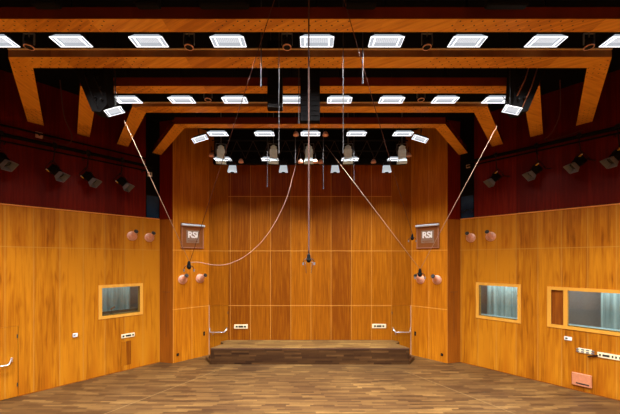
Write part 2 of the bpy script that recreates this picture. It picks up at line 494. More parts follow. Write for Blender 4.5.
# ------------------------------------------------------------------ doors
def push_bar(parent, u0, u1, z, M=None):
    m = MB()
    m.tube([(u0, .02, z+.05), (u0+.01, .05, z+.045), (u0+.06, .11, z-.06), (u0+.10, .12, z-.065), (u1-.10, .12, z-.065), (u1-.06, .11, z-.06), (u1-.01, .05, z+.045), (u1, .02, z+.05)], .021, 10)
    m.box((u0, .018, z+.04), (.05, .03, .13), bev=.008); m.box((u1, .018, z+.04), (.05, .03, .13), bev=.008)
    o = m.build('push_bar', M_chrome, parent); o['label'] = 'chrome push bar'
    return o
def door(nm, w, u0, u1, z1, bar, leaf=None):
    m = MB(); m.box(((u0+u1)/2, -.03, z1/2+.003), (u1-u0-.02, .05, z1-.016))
    o = m.build(nm, leaf or M_door_leaf, loc=w.pt(0, 0), rotz=w.ang); struct(o)
    push_bar(o, bar[0], bar[1], bar[2])
    m = MB()
    for z in (.35, 1.75): m.cyl(((u0 if w is not WBR else u1-.0)+(.02 if w is not WBR else -.02), .0, z-.05), ((u0 if w is not WBR else u1)+(.02 if w is not WBR else -.02), 0, z+.05), .012, n=8)
    m.build('hinge', M_steel, o)
    m = MB(); m.box(((u0+u1)/2+.24, -.002, .86), (.03, .012, .05)); m.build('lock', M_chrome, o)
    return o
door('door_1', WBL, 0, WBL.L, 2.05, (.07, WBL.L-.03, 1.03))
door('door_2', WBR, 0, WBR.L, 2.05, (.03, WBR.L-.07, 1.03))
u, z = WL.hit(11.5, 360)
door('door_3', WL, door_l[0], door_l[1], 2.05, (u, u+.72, 1.06), M_side)
# white edge strip of door frame by back doors
for nm, w, u in (('trim_5', WBL, WBL.L-.012), ('trim_6', WBR, .012)):
    m = MB(); m.box((u, .008, 1.03), (.02, .016, 2.05)); struct(m.build(nm, simple('worn_door_edge', (.55, .34, .24, 1), .5), loc=w.pt(0, 0), rotz=w.ang))

# ------------------------------------------------------------------ windows
def window(nm, w, r, mull=None):
    u0, u1, z0, z1 = r; fw = FW
    m = MB()
    yy = .0; dep = .22; yo = .02
    m.box(((u0+u1)/2, yo-dep/2, z1-fw/2), (u1-u0, dep, fw)); m.box(((u0+u1)/2, yo-dep/2, z0+fw/2), (u1-u0, dep, fw))
    m.box((u0+fw/2, yo-dep/2, (z0+z1)/2), (fw, dep, z1-z0-2*fw)); m.box((u1-fw/2, yo-dep/2, (z0+z1)/2), (fw, dep, z1-z0-2*fw))
    o = m.build(nm, M_frame, loc=w.pt(0, 0), rotz=w.ang); struct(o)
    gu0, gu1 = u0+fw, u1-fw
    if mull:
        m = MB(); m.box((mull[0], yo-dep/2, (z0+z1)/2), (mull[1], dep, z1-z0-2*fw)); m.build('mullion', M_frame, o)
        m = MB(); pu0 = mull[0]+mull[1]/2; m.box(((pu0+gu1)/2, -.05, (z0+z1)/2), (gu1-pu0, .03, z1-z0-2*fw))
        m.build('blind_panel', M_pil, o)
        gu1 = mull[0]-mull[1]/2
    m = MB(); m.box(((gu0+gu1)/2, -.10, (z0+z1)/2), (gu1-gu0-.004, .012, z1-z0-2*fw-.004)); m.build('pane', M_glass, o)
    return o, gu0, gu1
def booth(nm, w, r, depth=1.5, ex=.7, pw=1.0):
    u0, u1, z0, z1 = r
    a, b = u0-ex, u1+ex; c, d = z0-.35, z1+.25
    m = MB(); y0 = -.25; y1 = -depth
    def q(vs): m.add(vs, [(0,1,2,3)])
    # room box shell, open towards the window (thin slabs)
    m.box(((a+b)/2, y1-.03, (c+d)/2), (b-a, .06, d-c)); m.box((a-.03, (y0+y1)/2, (c+d)/2), (.06, y0-y1, d-c)); m.box((b+.03, (y0+y1)/2, (c+d)/2), (.06, y0-y1, d-c))
    m.box(((a+b)/2, (y0+y1)/2, c-.03), (b-a, y0-y1, .06), mi=1); m.box(((a+b)/2, (y0+y1)/2, d+.03), (b-a, y0-y1, .06))
    o = m.build(nm, [M_booth, M_boothsill], loc=w.pt(0, 0), rotz=w.ang); struct(o)
    ld = bpy.data.lights.new('booth_lamp', 'AREA'); ld.shape = 'RECTANGLE'; ld.size = b-a-.4; ld.size_y = .5; ld.energy = pw*22*(b-a)/2; ld.color = (.85, .97, 1)
    lo = bpy.data.objects.new('booth_lamp', ld); COL.objects.link(lo); lo.matrix_world = w.frame((a+b)/2, d-.04, (y0+y1)/2+.1)
    return o
def curtain(w, u0, u1, z0, z1, y, label):
    n = max(8, int((u1-u0)/.035)); m = MB(); vs = []; T = .012
    for side in (0, 1):
        for i in range(n+1):
            uu = u0+(u1-u0)*i/n; yy = y+.04*math.sin(i*1.05)+.012*math.sin(i*.37)-side*T
            vs += [(uu-u0, yy-y, 0), (uu-u0, yy-y, z1-z0)]
    fs = []; off = 2*(n+1)
    for i in range(n):
        fs.append((2*i, 2*i+2, 2*i+3, 2*i+1)); fs.append((off+2*i, off+2*i+1, off+2*i+3, off+2*i+2))
        fs.append((2*i, off+2*i, off+2*i+2, 2*i+2)); fs.append((2*i+1, 2*i+3, off+2*i+3, off+2*i+1))
    fs.append((0, 1, off+1, off)); fs.append((2*n, off+2*n, off+2*n+1, 2*n+1))
    m.add(vs, fs, 0, False)
    o = m.build('curtain', M_curtain, loc=w.pt(u0, z0, y), rotz=w.ang)
    tag(o, label, 'curtain'); return o
window('window_1', WL, win1); window('window_2', WR, win2)
mu, _ = WR.hit(565.5, 300)
window('window_3', WR, win3, (mu, .10))
booth('wall_booth_1', WL, win1, pw=.4); booth('wall_booth_2', WR, win2, 1.5, .35); booth('wall_booth_3', WR, win3, 1.6, .3)
u0, u1, z0, z1 = win1
curtain(WL, u0+.02, u1+.5, z0-.33, z1+.2, -1.3, 'pale grey curtain inside the booth behind the left window')
u0, u1, z0, z1 = win2
curtain(WR, u0-.2, u1-.0, z0-.33, z1+.2, -1.15, 'pale green-grey curtain behind the smaller right window')
u0, u1, z0, z1 = win3
curtain(WR, u0-.2, u1-1.15, z0-.33, z1+.2, -1.2, 'long pale green-grey curtain behind the large right window')
# grey inner sills and dark inner frames
for w, r, lab in ((WR, win2, 'grey inner ledge behind the smaller right window'), (WR, win3, 'grey inner ledge behind the large right window'), (WL, win1, 'dark wooden desk edge behind the left window')):
    u0, u1, z0, z1 = r
    m = MB(); m.box((0, 0, 0), (u1-u0+.2, .35, .05), bev=.01)
    if w is WL: m.box((0, -.14, .06), (u1-u0+.2, .05, .10)); m.box((0, -.14, -.17), (u1-u0+.2, .04, .30))
    else: m.box((0, -.15, -.16), (u1-u0+.2, .04, .28))
    o = m.build('booth_ledge', M_boothdark if w is WL else M_boothsill, loc=w.pt((u0+u1)/2, z0+.05, -.46), rotz=w.ang); tag(o, lab, 'ledge')
# microphone stand silhouette on the left desk
u, z = WL.hit(111.5, 306, -.55)
t = empty('desk_microphone', M=WL.frame(u, win1[2]+.07, -.5))
tag(t, 'small dark desk microphone standing behind the left window', 'microphone')
m = MB(); m.cyl((0,0,0.008), (0,0,.03), .06, .05, 16); m.build('base', M_blackmetal, t)
m = MB(); m.tube([(0,0,.03), (.01,0,.10), (.0,0,.17)], .008); m.build('stem', M_blackmetal, t)
m = MB(); m.cyl((.05,0,.16), (-.09,.02,.25), .026, .034, 12); m.build('capsule', M_dkcopper, t)

# ------------------------------------------------------------------ stage platform
m = MB()
poly = [(-3.76, 11.34), (3.76, 11.34), (3.43, 11.97), (3.64, 12.24), (3.42, 12.48), (-3.42, 12.48), (-3.64, 12.24), (-3.43, 11.97)]
m.prism(poly, 0.0, .60, 0, 0, 0)
root = empty('stage_platform', (0, 11.34, 0)); tag(root, 'low wide parquet-covered stage platform against the back wall', 'platform')
rel = [(x, y-11.34) for x, y in poly]
m = MB(); m.prism(rel, 0.0, .585); m.build('riser', M_stage_side, root)
m = MB(); m.prism(rel, .585, .622); m.build('deck', M_stage_top, root)
m = MB(); m.box((0, -.006, .60), (7.52, .012, .044)); m.build('nosing', simple('platform_nosing', (.10, .05, .03, 1), .4), root)
for s in (-1, 1):
    pl = [(s*3.77, .0), (s*3.97, .30), (s*4.13, .52), (s*3.60, .62)]
    m = MB(); m.prism(pl, 0, .13); m.prism([(s*3.74, .12), (s*3.86, .30), (s*3.98, .46), (s*3.60, .55)], .13, .20)
    o = m.build('side_step', M_stage_side, root)

# ------------------------------------------------------------------ ceiling beams
ZB = 8.02
def beam(Y, bend, depth, label, hgt=.2, lip=False):
    dx = -.803
    def wallhit(x, y):
        # intersect leg line with the side wall plane (5 mm clear)
        a = WL.a+WL.n*.004; t = (a-Vector((x, y, 0))).dot(WL.n)/(Vector((dx, 1, 0)).dot(WL.n))
        return (x+dx*t, y+t)
    xo, yo = -bend, Y; xi, yi = -(bend-.18), Y+depth
    e0 = wallhit(xo, yo); e1 = wallhit(xi, yi)
    left = [e0, (xo, yo)]; 
    pts = [e0, (xo, yo), (-xo, yo), (-e0[0], e0[1]), (-e1[0], e1[1]), (-xi, yi), (xi, yi), e1]
    root = empty('ceiling_beam', (0, Y, ZB)); tag(root, label, 'ceiling beam', 'perforated wooden ceiling beams')
    r = [(x, y-Y) for x, y in pts]
    # crossbar with its own soffit and face
    bar = [r[1], r[2], r[5], r[6]]
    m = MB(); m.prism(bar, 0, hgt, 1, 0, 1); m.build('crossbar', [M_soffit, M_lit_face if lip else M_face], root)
    if lip:
        m = MB(); m.cyl((xo+.01, -.012, hgt), (-xo-.01, -.012, hgt), .017, n=10); m.build('added_highlight_lip', M_edge_highlight, root)  # lip added to catch lamp light, gold colour stands for the highlight
    for s in (0, 1):
        if s == 0: p = [r[0], r[1], r[6], r[7]]
        else: p = [r[2], r[3], r[4], r[5]]
        # local frame so that the perforation follows the leg
        a = Vector((*p[1], 0)) if s == 0 else Vector((*p[0], 0))
        d = Vector((dx if s == 0 else -dx, 1, 0)).normalized(); ang = math.atan2(d.y, d.x)
        R = Matrix.Rotation(-ang, 3, 'Z')
        loc = [tuple((R @ (Vector((*q, 0))-a))[:2]) for q in p]
        m = MB(); m.prism(loc, 0, hgt, 1, 0, 1)
        o = m.build('angled_arm', [M_soffit, M_face], root, loc=a, rotz=ang)
    return root
beam(5.066, 6.72, .29, 'foremost wooden ceiling beam, its ends running out of the picture')
beam(6.015, 6.05, .345, 'second ceiling beam from the front, with wide angled arms at both sides', .15, True)
beam(7.02, 5.38, .31, 'third ceiling beam from the front, partly hidden by the black hoist housings')
beam(7.955, 4.71, .33, 'fourth ceiling beam from the front, just behind the middle row of floodlights', .10, True)
beam(8.98, 4.05, .28, 'rearmost and shortest ceiling beam, bending down to the back corners', .2)

# ------------------------------------------------------------------ floodlights
def make_flood():
    t = empty('floodlight')
    w, d = .305, .125
    m = MB(); iw, idp = .215, .085
    O = [(-w,-d,0), (w,-d,0), (w,d,0), (-w,d,0)]; I = [(-iw,-idp,.06), (iw,-idp,.06), (iw,idp,.06), (-iw,idp,.06)]
    O2 = [(x*1.03, y*1.05, .004) for x, y, z in O]; I2 = [(x*1.03, y*1.05, .075) for x, y, z in I]
    m.add(O+I+O2+I2, [(0,1,5,4), (1,2,6,5), (2,3,7,6), (3,0,4,7), (0,8,9,1), (1,9,10,2), (2,10,11,3), (3,11,8,0), (8,12,13,9), (9,13,14,10), (10,14,15,11), (11,15,12,8)], 0)
    m.build('reflector', M_reflector, t)
    m = MB(); m.tube([(-w,-d,0), (w,-d,0), (w,d,0), (-w,d,0), (-w,-d,0)], .008, 6)
    for sx in (-1, 1): m.tube([(sx*(iw+.01),-d,.0), (sx*(iw+.01),d,.0)], .010, 6)
    m.build('rim', M_rim, t)
    m = MB(); m.box((0, 0, .052), (iw*2-.004, idp*2-.004, .014)); m.build('lamp_panel', M_lamp, t)
    m = MB(); m.box((0, 0, .115), (iw*2.1, idp*2.1, .07), bev=.012)
    m.box((-iw-.03, 0, .10), (.03, .06, .05)); m.box((iw+.03, 0, .10), (.03, .06, .05))
    m.build('housing', M_blackmetal, t)
    m = MB(); m.tube([(-iw-.03, 0, .12), (-iw-.03, 0, .22), (iw+.03, 0, .22), (iw+.03, 0, .12)], .012); m.cyl((0, 0, .22), (0, 0, .3), .014, n=8)
    m.build('yoke', M_blackmetal, t)
    return t
ordn = ['leftmost', 'second from the left', 'third from the left', 'fourth from the left', 'fifth from the left', 'sixth from the left', 'seventh from the left', 'eighth from the left', 'rightmost']
first = [True]; proto = make_flood()
def flood(loc, label, group, energy, M=None, spread=140, lightz=.012):
    if first[0]: o = proto; first[0] = False
    else: o = copy_tree(proto)
    if M is not None: o.matrix_world = M
    else: o.location = loc
    if group: tag(o, label, 'floodlight', group)
    else: tag(o, label, 'floodlight')
    base = M if M is not None else Matrix.Translation(loc)
    top = base @ Vector((0, 0, .28)); m = MB(); m.cyl((0, 0, 0), (0, 0, TOP-top.z-.004), .012, n=8)
    h = m.build('hanger', M_blackmetal); h.parent = o; h.matrix_local = base.inverted() @ Matrix.Translation(top)
    if energy > 0:
        ld = bpy.data.lights.new('flood_glow', 'AREA'); ld.shape = 'RECTANGLE'; ld.size = .38; ld.size_y = .05
        ld.energy = energy; ld.color = (1, .97, .93); ld.spread = math.radians(spread)
        lo = bpy.data.objects.new('flood_glow', ld); COL.objects.link(lo)
        base = M if M is not None else Matrix.Translation(loc)
        lo.matrix_world = base @ Matrix.Translation((0, 0, lightz))
    return o
E1 = 72.0
def row(pxs, Y, Z, what, energy, grp, spread=140):
    n = len(pxs)
    for i, px in enumerate(pxs):
        pos = 'leftmost' if i == 0 else ('rightmost' if i == n-1 else ordn[i])
        flood(((px-CX)*Y/F, Y, Z), 'lit white floodlight, %s of the %d in the %s row' % (pos, n, what), grp, energy, spread=spread)
row([-3, 71.5, 149, 228.5, 317, 386, 467, 545.5, 622], 5.60, ZB, 'front', E1, 'front row of floodlights')
row([128, 182, 235, 290, 339.5, 391.5, 445, 496], 7.65, ZB, 'middle', E1*.9, 'middle row of floodlights')
row([218, 264.5, 310.5, 356.5, 403], 9.70, ZB, 'back', E1*.9, 'back row of floodlights', 112)
row([223, 270, 350, 396], 11.2, 7.70, 'rearmost, dim low', E1*.35, 'low floodlights on the lighting bridge', 90)
# unseen extra lamps added over the near half, boosted to bounce light onto soffits
for Y, xs in ((5.6, (-7.35, 7.35)), (4.0, (-8.2, 8.2)), (3.6, (-4.5, -1.5, 1.5, 4.5)), (1.4, (-4.5, -1.5, 1.5, 4.5)), (-1.5, (-3, 0, 3))):
    for i, x in enumerate(xs):
        flood((x, Y, ZB), 'added unseen fill floodlight over the near half of the hall', 'added unseen fill floodlights over the near half of the hall', E1*(3.6 if abs(x) < 7 else 3.0), spread=125 if abs(x) < 7 else 105)
def aim(loc, target):
    d = (Vector(target)-Vector(loc)).normalized()       # local -Z looks along d
    z = -d; x = Vector((0, 1, 0)).cross(z)
    if x.length < .01: x = Vector((1, 0, 0))
    x.normalize(); y = z.cross(x)
    return Matrix.Translation(loc) @ Matrix((x, y, z)).transposed().to_4x4()
tiltpos = [(200, 139, 9.3, 'left', 0, (.9, -1.1, -3)), (420, 139, 9.3, 'right', 0, (-.9, -1.1, -3)),
           (114.5, 111.5, 6.4, 'left', 60, (.8, -1.8, -3)), (512, 110, 6.4, 'right', 90, (-.6, -2.6, -3))]
for px, py, Y, sd, en, dr in tiltpos:
    p = P(px, py, Y)
    lab = ('tilted lit floodlight hanging off the %s end of the back row' if Y > 9 else 'tilted bright floodlight below the %s end of the middle row') % sd
    M = aim(p, p+Vector(dr)) @ Matrix.Scale(.75 if Y > 9 else .58, 4)
    o = flood(None, lab, None, en, M=M)
# the right one glares at the camera
p = P(511.5, 110, 7.5)

# small dark downlights with copper rims between the floodlights
def make_down():
    t = empty('downlight')
    m = MB(); m.lathe([(.0, .16), (.06, .16), (.07, .14), (.07, .0), (.06, .0), (.055, .05), (0, .06)], 20); m.build('can', M_blackmetal, t)
    m = MB(); m.lathe([(.068, .0), (.082, -.004), (.082, .018), (.07, .02)], 20); m.build('rim', M_copper, t)
    m = MB(); m.cyl((0, 0, .16), (0, 0, .45), .012, n=8); m.box((-.10, 0, .16), (.012, .03, .22)); m.box((.10, 0, .16), (.012, .03, .22)); m.box((0, 0, .265), (.21, .03, .012)); m.build('bracket', M_greymetal, t)
    return t
dp = make_down(); fst = True
names = ['leftmost', 'second from the left', 'third from the left', 'fourth from the left', 'rightmost']
for i, px in enumerate([29, 189, 287, 427, 589]):
    o = dp if fst else copy_tree(dp); fst = False
    o.location = ((px-CX)*5.72/F, 5.72, ZB-.02)
    tag(o, 'small black downlight with copper rim, %s in the front row' % names[i], 'downlight', 'front row of downlights')
for i, px in enumerate([208, 421]):
    o = copy_tree(dp); o.location = ((px-CX)*7.6/F, 7.6, ZB-.02)
    tag(o, 'small black downlight in the middle row, %s of centre' % ('left', 'right')[i], 'downlight', 'middle row of downlights')

# ------------------------------------------------------------------ black housings above
def hbox(name, px0, px1, pyb, Y, ztop, dep, label, cat, stripes=False):
    p0 = P(px0, pyb, Y); p1 = P(px1, pyb, Y); w = p1.x-p0.x; h = ztop-p0.z
    t = empty(name, ((p0.x+p1.x)/2, Y, p0.z)); tag(t, label, cat)
    m = MB(); m.box((0, dep/2, h/2), (w, dep, h), bev=.012); m.build('cabinet', M_void, t)
    m = MB()
    n = max(3, int(h/.11))
    for i in range(n): m.box((0, -.006, h*(i+.5)/n), (w*.86, .012, h/n*.72))
    m.build('grille', M_void, t)
    m = MB()
    for s in (-1, 1): m.cyl((s*w*.3, dep/2, h), (s*w*.3, dep/2, TOP-p0.z-.02), .012, n=8)
    m.build('hanging_rod', M_steel, t)
    return t, w, h
t, w, h = hbox('hanging_loudspeaker', 300.2, 308.2, 121.5, 6.62, 9.1, .12, 'tall black loudspeaker column hanging above the hall centre, left of the pair', 'loudspeaker')
t, w, h = hbox('hanging_loudspeaker', 309.6, 320, 121.5, 6.62, 9.1, .12, 'tall black loudspeaker column hanging above the hall centre, right of the pair', 'loudspeaker')
t, w, h = hbox('winch_housing', 267.2, 282.4, 108.5, 6.75, 8.9, .14, 'black winch box hanging left of the central loudspeaker columns', 'winch box')
m = MB(); m.box((0, -.02, .05), (w*.96, .03, .09), bev=.006); m.build('front_plate', M_blackmetal, t)
def wedge_box(px_poly, Y, dep, name, label, cat):
    pts = [P(x, y, Y) for x, y in px_poly]
    c = sum(pts, Vector())/len(pts)
    t = empty(name, (c.x, Y, min(p.z for p in pts))); tag(t, label, cat)
    n = len(pts); b = t.location
    vs = [p-b for p in pts]+[p-b+Vector((0, dep, 0)) for p in pts]
    m = MB(); m.add(vs, [tuple(range(n)), tuple(range(2*n-1, n-1, -1))]+[(i, (i+1) % n, n+(i+1) % n, n+i) for i in range(n)])
    m.build('cabinet', M_void, t)
    return t
for s, sd in ((-1, 'left'), (1, 'right')):
    X = lambda d: CX+s*d
    t = wedge_box([(X(238), 62), (X(206), 62), (X(205), 84), (X(203), 104), (X(210), 112), (X(218), 111), (X(231), 80)], 6.6, .3, 'winch_housing', 'large slanted black winch housing at the %s end of the third beam' % sd, 'winch housing')
    b = t.location
    m = MB()
    for q0, q1 in (((228, 66), (212, 108)), ((220, 64), (207, 96))):
        a = P(X(q0[0]), q0[1], 6.58)-b; c = P(X(q1[0]), q1[1], 6.58)-b
        m.tube([a, (a+c)/2+Vector((.02*s, -.02, 0)), c], .012)
    m.build('hose', M_dkcopper if s > 0 else M_blackmetal, t)
    for q in ((212, 78), (209, 88), (214, 98), (208, 100)):
        m = MB(); a = P(X(q[0]), q[1], 6.58)-b; m.cyl(a, a+Vector((0, -.05, 0)), .02, n=10); m.build('pulley', M_blackmetal, t)
    m = MB(); tz = TOP-b.z-.02
    a = P(X(222), 62, 6.75)-b; m.cyl(a, Vector((a.x, a.y, tz)), .02, n=8); m.build('hanging_rod', M_blackmetal, t)
# black ducts up in the void
for i, (px0, px1, py0, py1, Y, lab) in enumerate(((30, 56, -20, 4, 4.5, 'dark hanging ventilation box above the front beam, at left'), (198, 248, -20, 4, 4.5, 'dark hanging ventilation box above the front beam, left of centre'), (347, 377, -20, 4, 4.5, 'dark hanging ventilation box above the front beam, right of centre'), (134, 158, -20, 4, 4.5, 'narrow dark hanging ventilation box above the front beam'), (488, 530, -20, 4, 4.5, 'dark hanging ventilation box above the front beam, at right'))):
    a = P(px0, py1, Y); b = P(px1, py0, Y)
    if b.z > TOP-.03: b.z = TOP-.03
    t = empty('ventilation_box', ((a.x+b.x)/2, Y, a.z)); tag(t, lab, 'ventilation box')
    m = MB(); m.box((0, .06, (b.z-a.z)/2), (b.x-a.x, .12, b.z-a.z), bev=.02); m.build('casing', M_void, t)
    m = MB()
    for j in range(4): m.box((0, -.005, .10+.07*j), ((b.x-a.x)*.8, .012, .02))
    m.build('louvre', M_blackmetal, t)

# ------------------------------------------------------------------ lighting bridge at the back
YB = 11.6
t = empty('lighting_bridge', (0, YB, 7.66)); tag(t, 'black lighting bridge spanning in front of the back wall top', 'lighting bridge')
xw = 3.74
m = MB(); m.box((0, .05, .10), (xw*2, .16, .20), bev=.01); m.build('lower_chord', M_black, t)
m = MB(); m.box((0, .12, .85), (xw*2, .04, 1.3)); m.build('backing_panel', M_void, t)
m = MB()
for zz in (.45, .85, 1.3): m.cyl((-xw, -.15, zz), (xw, -.15, zz), .025, n=10)
m.build('pipe', M_blackmetal, t)
m = MB()
for i in range(12):
    x0 = -xw+i*xw/6; m.cyl((x0, -.02, .2), (x0+xw/12, -.12, .85), .012, n=6); m.cyl((x0+xw/12, -.12, .85), (x0+xw/6, -.02, .2), .012, n=6)
m.build('diagonal_brace', simple('dark_brown_metal', (.04, .022, .012, 1), .6), t)
m = MB()
for x in (-3, -1, 1, 3): m.cyl((x, .12, 1.4), (x, .12, TOP-7.68), .02, n=8)
m.build('hanger', M_blackmetal, t)

# large pale lanterns
def make_lantern():
    t = empty('stage_lantern')
    m = MB(); m.box((0, 0, .50), (.20, .18, .14), bev=.03); m.box((0, 0, .585), (.10, .10, .05), bev=.015)
    for j in range(3): m.box((0, 0, .46+.035*j), (.215, .195, .01))
    m.build('lamp_house', M_lantern, t)
    m = MB(); m.prism([(-.13,-.12), (.13,-.12), (.13,.12), (-.13,.12)], .17, .43); m.lathe([(.12, .17), (.135, .16), (.135, .12), (.11, .12)], 20); m.build('body', M_lantern, t)
    m = MB(); m.tube([(-.15, 0, .30), (-.17, 0, .35), (-.17, 0, .66), (.17, 0, .66), (.17, 0, .35), (.15, 0, .30)], .012); m.cyl((0, 0, .66), (0, 0, 1.9), .012, n=8); m.cyl((-.17, 0, .38), (-.12, 0, .38), .025, n=10); m.cyl((.12, 0, .38), (.17, 0, .38), .025, n=10)
    m.build('yoke', M_greymetal, t)
    m = MB(); m.lathe([(0, .135), (.11, .13)], 20); m.build('lens', M_softface, t)
    for sx, sy in ((0, -1), (0, 1), (-1, 0), (1, 0)):
        a = .12; b = .18
        if sx == 0: vs = [(-a, sy*.12, .13), (a, sy*.12, .13), (b, sy*.17, 0), (-b, sy*.17, 0)]
        else: vs = [(sx*.12, -a, .13), (sx*.12, a, .13), (sx*.17, b, 0), (sx*.17, -b, 0)]
        nrm = Vector((sx, sy, 0))*.006
        vs2 = [Vector(v)+nrm for v in vs]
        m = MB(); m.add(list(vs)+vs2, [(0,1,2,3), (7,6,5,4), (0,4,5,1), (1,5,6,2), (2,6,7,3), (3,7,4,0)]); m.build('barn_door', M_lantern, t)
    return t
lp = make_lantern(); fst = True
for i, px in enumerate([221, 273.5, 309, 348, 402]):
    o = lp if fst else copy_tree(lp); fst = False
    p = P(px, 162.5, 10.6); o.location = p
    o.rotation_euler = (0, 0, [.25, .1, 0, -.1, -.25][i])
    tag(o, 'pale grey stage lantern, %s of the five on the bridge' % ['leftmost', 'second from the left', 'middle', 'fourth from the left', 'rightmost'][i], 'stage lantern', 'pale lanterns hanging on the lighting bridge')
def make_smalllamp():
    t = empty('small_floodlight')
    m = MB(); m.add([(-.16,-.10,0), (.16,-.10,0), (.16,.02,0), (-.16,.02,0), (-.12,-.02,.26), (.12,-.02,.26), (.12,.06,.26), (-.12,.06,.26)], [(3,2,1,0), (4,5,6,7), (0,1,5,4), (1,2,6,5), (2,3,7,6), (3,0,4,7)]); m.build('reflector_hood', M_softface, t)
    m = MB(); m.box((0, .02, .33), (.22, .12, .13), bev=.02); m.build('housing', M_blackmetal, t)
    m = MB(); m.tube([(-.15, .02, .25), (-.15, .02, .45), (.15, .02, .45), (.15, .02, .25)], .01); m.cyl((0, .02, .45), (0, .02, .55), .012, n=8); m.build('yoke', M_blackmetal, t)
    m = MB(); m.cyl((0, -.03, -.03), (0, -.03, .0), .05, .07, 12); m.build('lens', M_blackmetal, t)
    return t
sp = make_smalllamp(); fst = True
for i, px in enumerate([232.5, 283.5, 335, 386.5]):
    o = sp if fst else copy_tree(sp); fst = False
    o.location = P(px, 172.6, 10.95)
    tag(o, 'small pale-faced floodlight under the bridge, %s of the four' % ['leftmost', 'second from the left', 'third from the left', 'rightmost'][i], 'floodlight', 'small floodlights under the bridge')

# copper air nozzles
def make_nozzle():
    # local +Y points into the room; the tube aims along +Y (rotated later)
    t = empty('air_nozzle')
    m = MB(); R = Matrix.Rotation(-math.pi/2, 4, 'X')   # local z -> +y
    m.lathe([(.17, 0), (.172, .015), (.155, .03), (.13, .035)], 28, M=R); m.build('flange', M_copper, t)
    prof = [(.125*math.cos(a), .03+.10*math.sin(a)) for a in [math.radians(d) for d in range(0, 91, 10)]]
    m = MB(); m.lathe(prof, 28, M=R); m.build('ball', M_copper, t)
    return t
def nozzle(w, px, py, yaw, pitch, label, group, s=1.0):
    # yaw, pitch of the short spout, in world
    u, z = w.hit(px, py)
    t = make_nozzle(); t.matrix_world = w.frame(u, z, 0.001) @ Matrix.Scale(s, 4)
    d = (w.frame(0, 0, 0).to_3x3().inverted() @ Vector((math.sin(yaw)*math.cos(pitch), -math.cos(yaw)*math.cos(pitch), math.sin(pitch)))).normalized()
    c = Vector((0, .06, 0))
    m = MB(); m.cyl(c+d*.04, c+d*.28, .085, .072, 20, caps=False); m.cyl(c+d*.26, c+d*.04, .064, .075, 20, caps=False)
    m.build('spout', M_copper, t)
    m = MB(); m.cyl(c+d*.265, c+d*.30, .074, .070, 20, mi=0); m.build('nozzle_mouth', M_hole, t)['label'] = 'black nozzle mouth'
    tag(t, label, 'air nozzle', group)
g1 = 'copper air nozzles'
nozzle(WL, 132, 236, 1.05, .6, 'round copper air nozzle on the left wall, nearer the window', g1, .98)
nozzle(WL, 149.3, 237.5, 1.05, .6, 'round copper air nozzle on the left wall, nearer the corner', g1, .98)
nozzle(WAL, 182.7, 279.5, .9, .6, 'copper air nozzle under the left sign, nearer the corner pilaster', g1, 1.05)
nozzle(WAL, 200, 278.5, 1.1, .5, 'copper air nozzle under the left sign, nearer the stage', g1, 1.05)
nozzle(WAR, 420.5, 279.3, -1.1, .55, 'copper air nozzle under the right sign, behind the hanging microphone', g1, 1.05)
nozzle(WAR, 437, 279.8, -.9, .55, 'copper air nozzle under the right sign, nearer the corner pilaster', g1, 1.05)
nozzle(WR, 471, 237.8, -1.0, .6, 'round copper air nozzle on the right wall, nearer the corner', g1, .98)
nozzle(WR, 490.8, 236.5, -1.0, .6, 'round copper air nozzle on the right wall, farther from the corner', g1, .98)
# copper pendants along the bridge
pp = None
cp = [(296, 134, 9.8, 'left of the middle back floodlight'), (325.5, 134, 9.8, 'right of the middle back floodlight'), (300.5, 161.5, 10.3, 'just left of the middle stage lantern'), (315.5, 161.3, 10.3, 'just right of the middle stage lantern'),
      (320.7, 161.8, 10.85, 'second right of the middle stage lantern'), (241, 161, 10.9, 'right of the leftmost stage lantern'), (373.5, 161.3, 10.9, 'left of the rightmost stage lantern'), (211.5, 155, 10.9, 'at the left end of the bridge'), (408.8, 155, 10.9, 'at the right end of the bridge')]
for px, py, Y, lab in cp:
    if pp is None:
        pp = t = empty('copper_pendant')
        m = MB(); m.lathe([(0, .11), (.04, .11), (.07, .07), (.095, .0), (.09, -.02), (.07, -.02), (.06, .03), (0, .05)], 20); m.build('shade', M_copper, t)
        m = MB(); m.cyl((0, 0, .10), (0, 0, .34), .012, n=8); m.build('stem', M_blackmetal, t)
    else: t = copy_tree(pp)
    t.location = P(px, py+1, Y)
    tag(t, 'small copper pendant fitting ' + lab, 'pendant', 'copper pendants at the bridge')

# ------------------------------------------------------------------ side rails and spotlights
def rail(w, px, py, off, r, label, name='lighting_rail'):
    u, z = w.hit(px, py, off)
    t = empty(name, M=w.frame(w.L/2, z, off)); tag(t, label, 'lighting rail')
    m = MB(); L = w.L/2-.35
    m.cyl((-L, 0, 0), (L, 0, 0), r, n=12); m.build('pipe', M_void, t)
    for i in range(5):
        x = -L+.3+i*(2*L-.6)/4
        m = MB(); m.box((x, -off/2-.0, .0), (.035, off-.02, .035)); m.build('bracket', M_blackmetal, t)
    return t
rail(WL, 0, 134, .26, .056, 'thick black lighting pipe along the left upper wall')
rail(WL, 0, 140.5, .30, .025, 'thin lowest black rail along the left upper wall')
rail(WL, 0, 124.5, .12, .028, 'thin topmost black rail along the left upper wall')
rail(WR, 619, 127.5, .26, .058, 'thick black lighting pipe along the right upper wall')
rail(WR, 619, 133, .30, .026, 'thin lower black rail along the right upper wall')

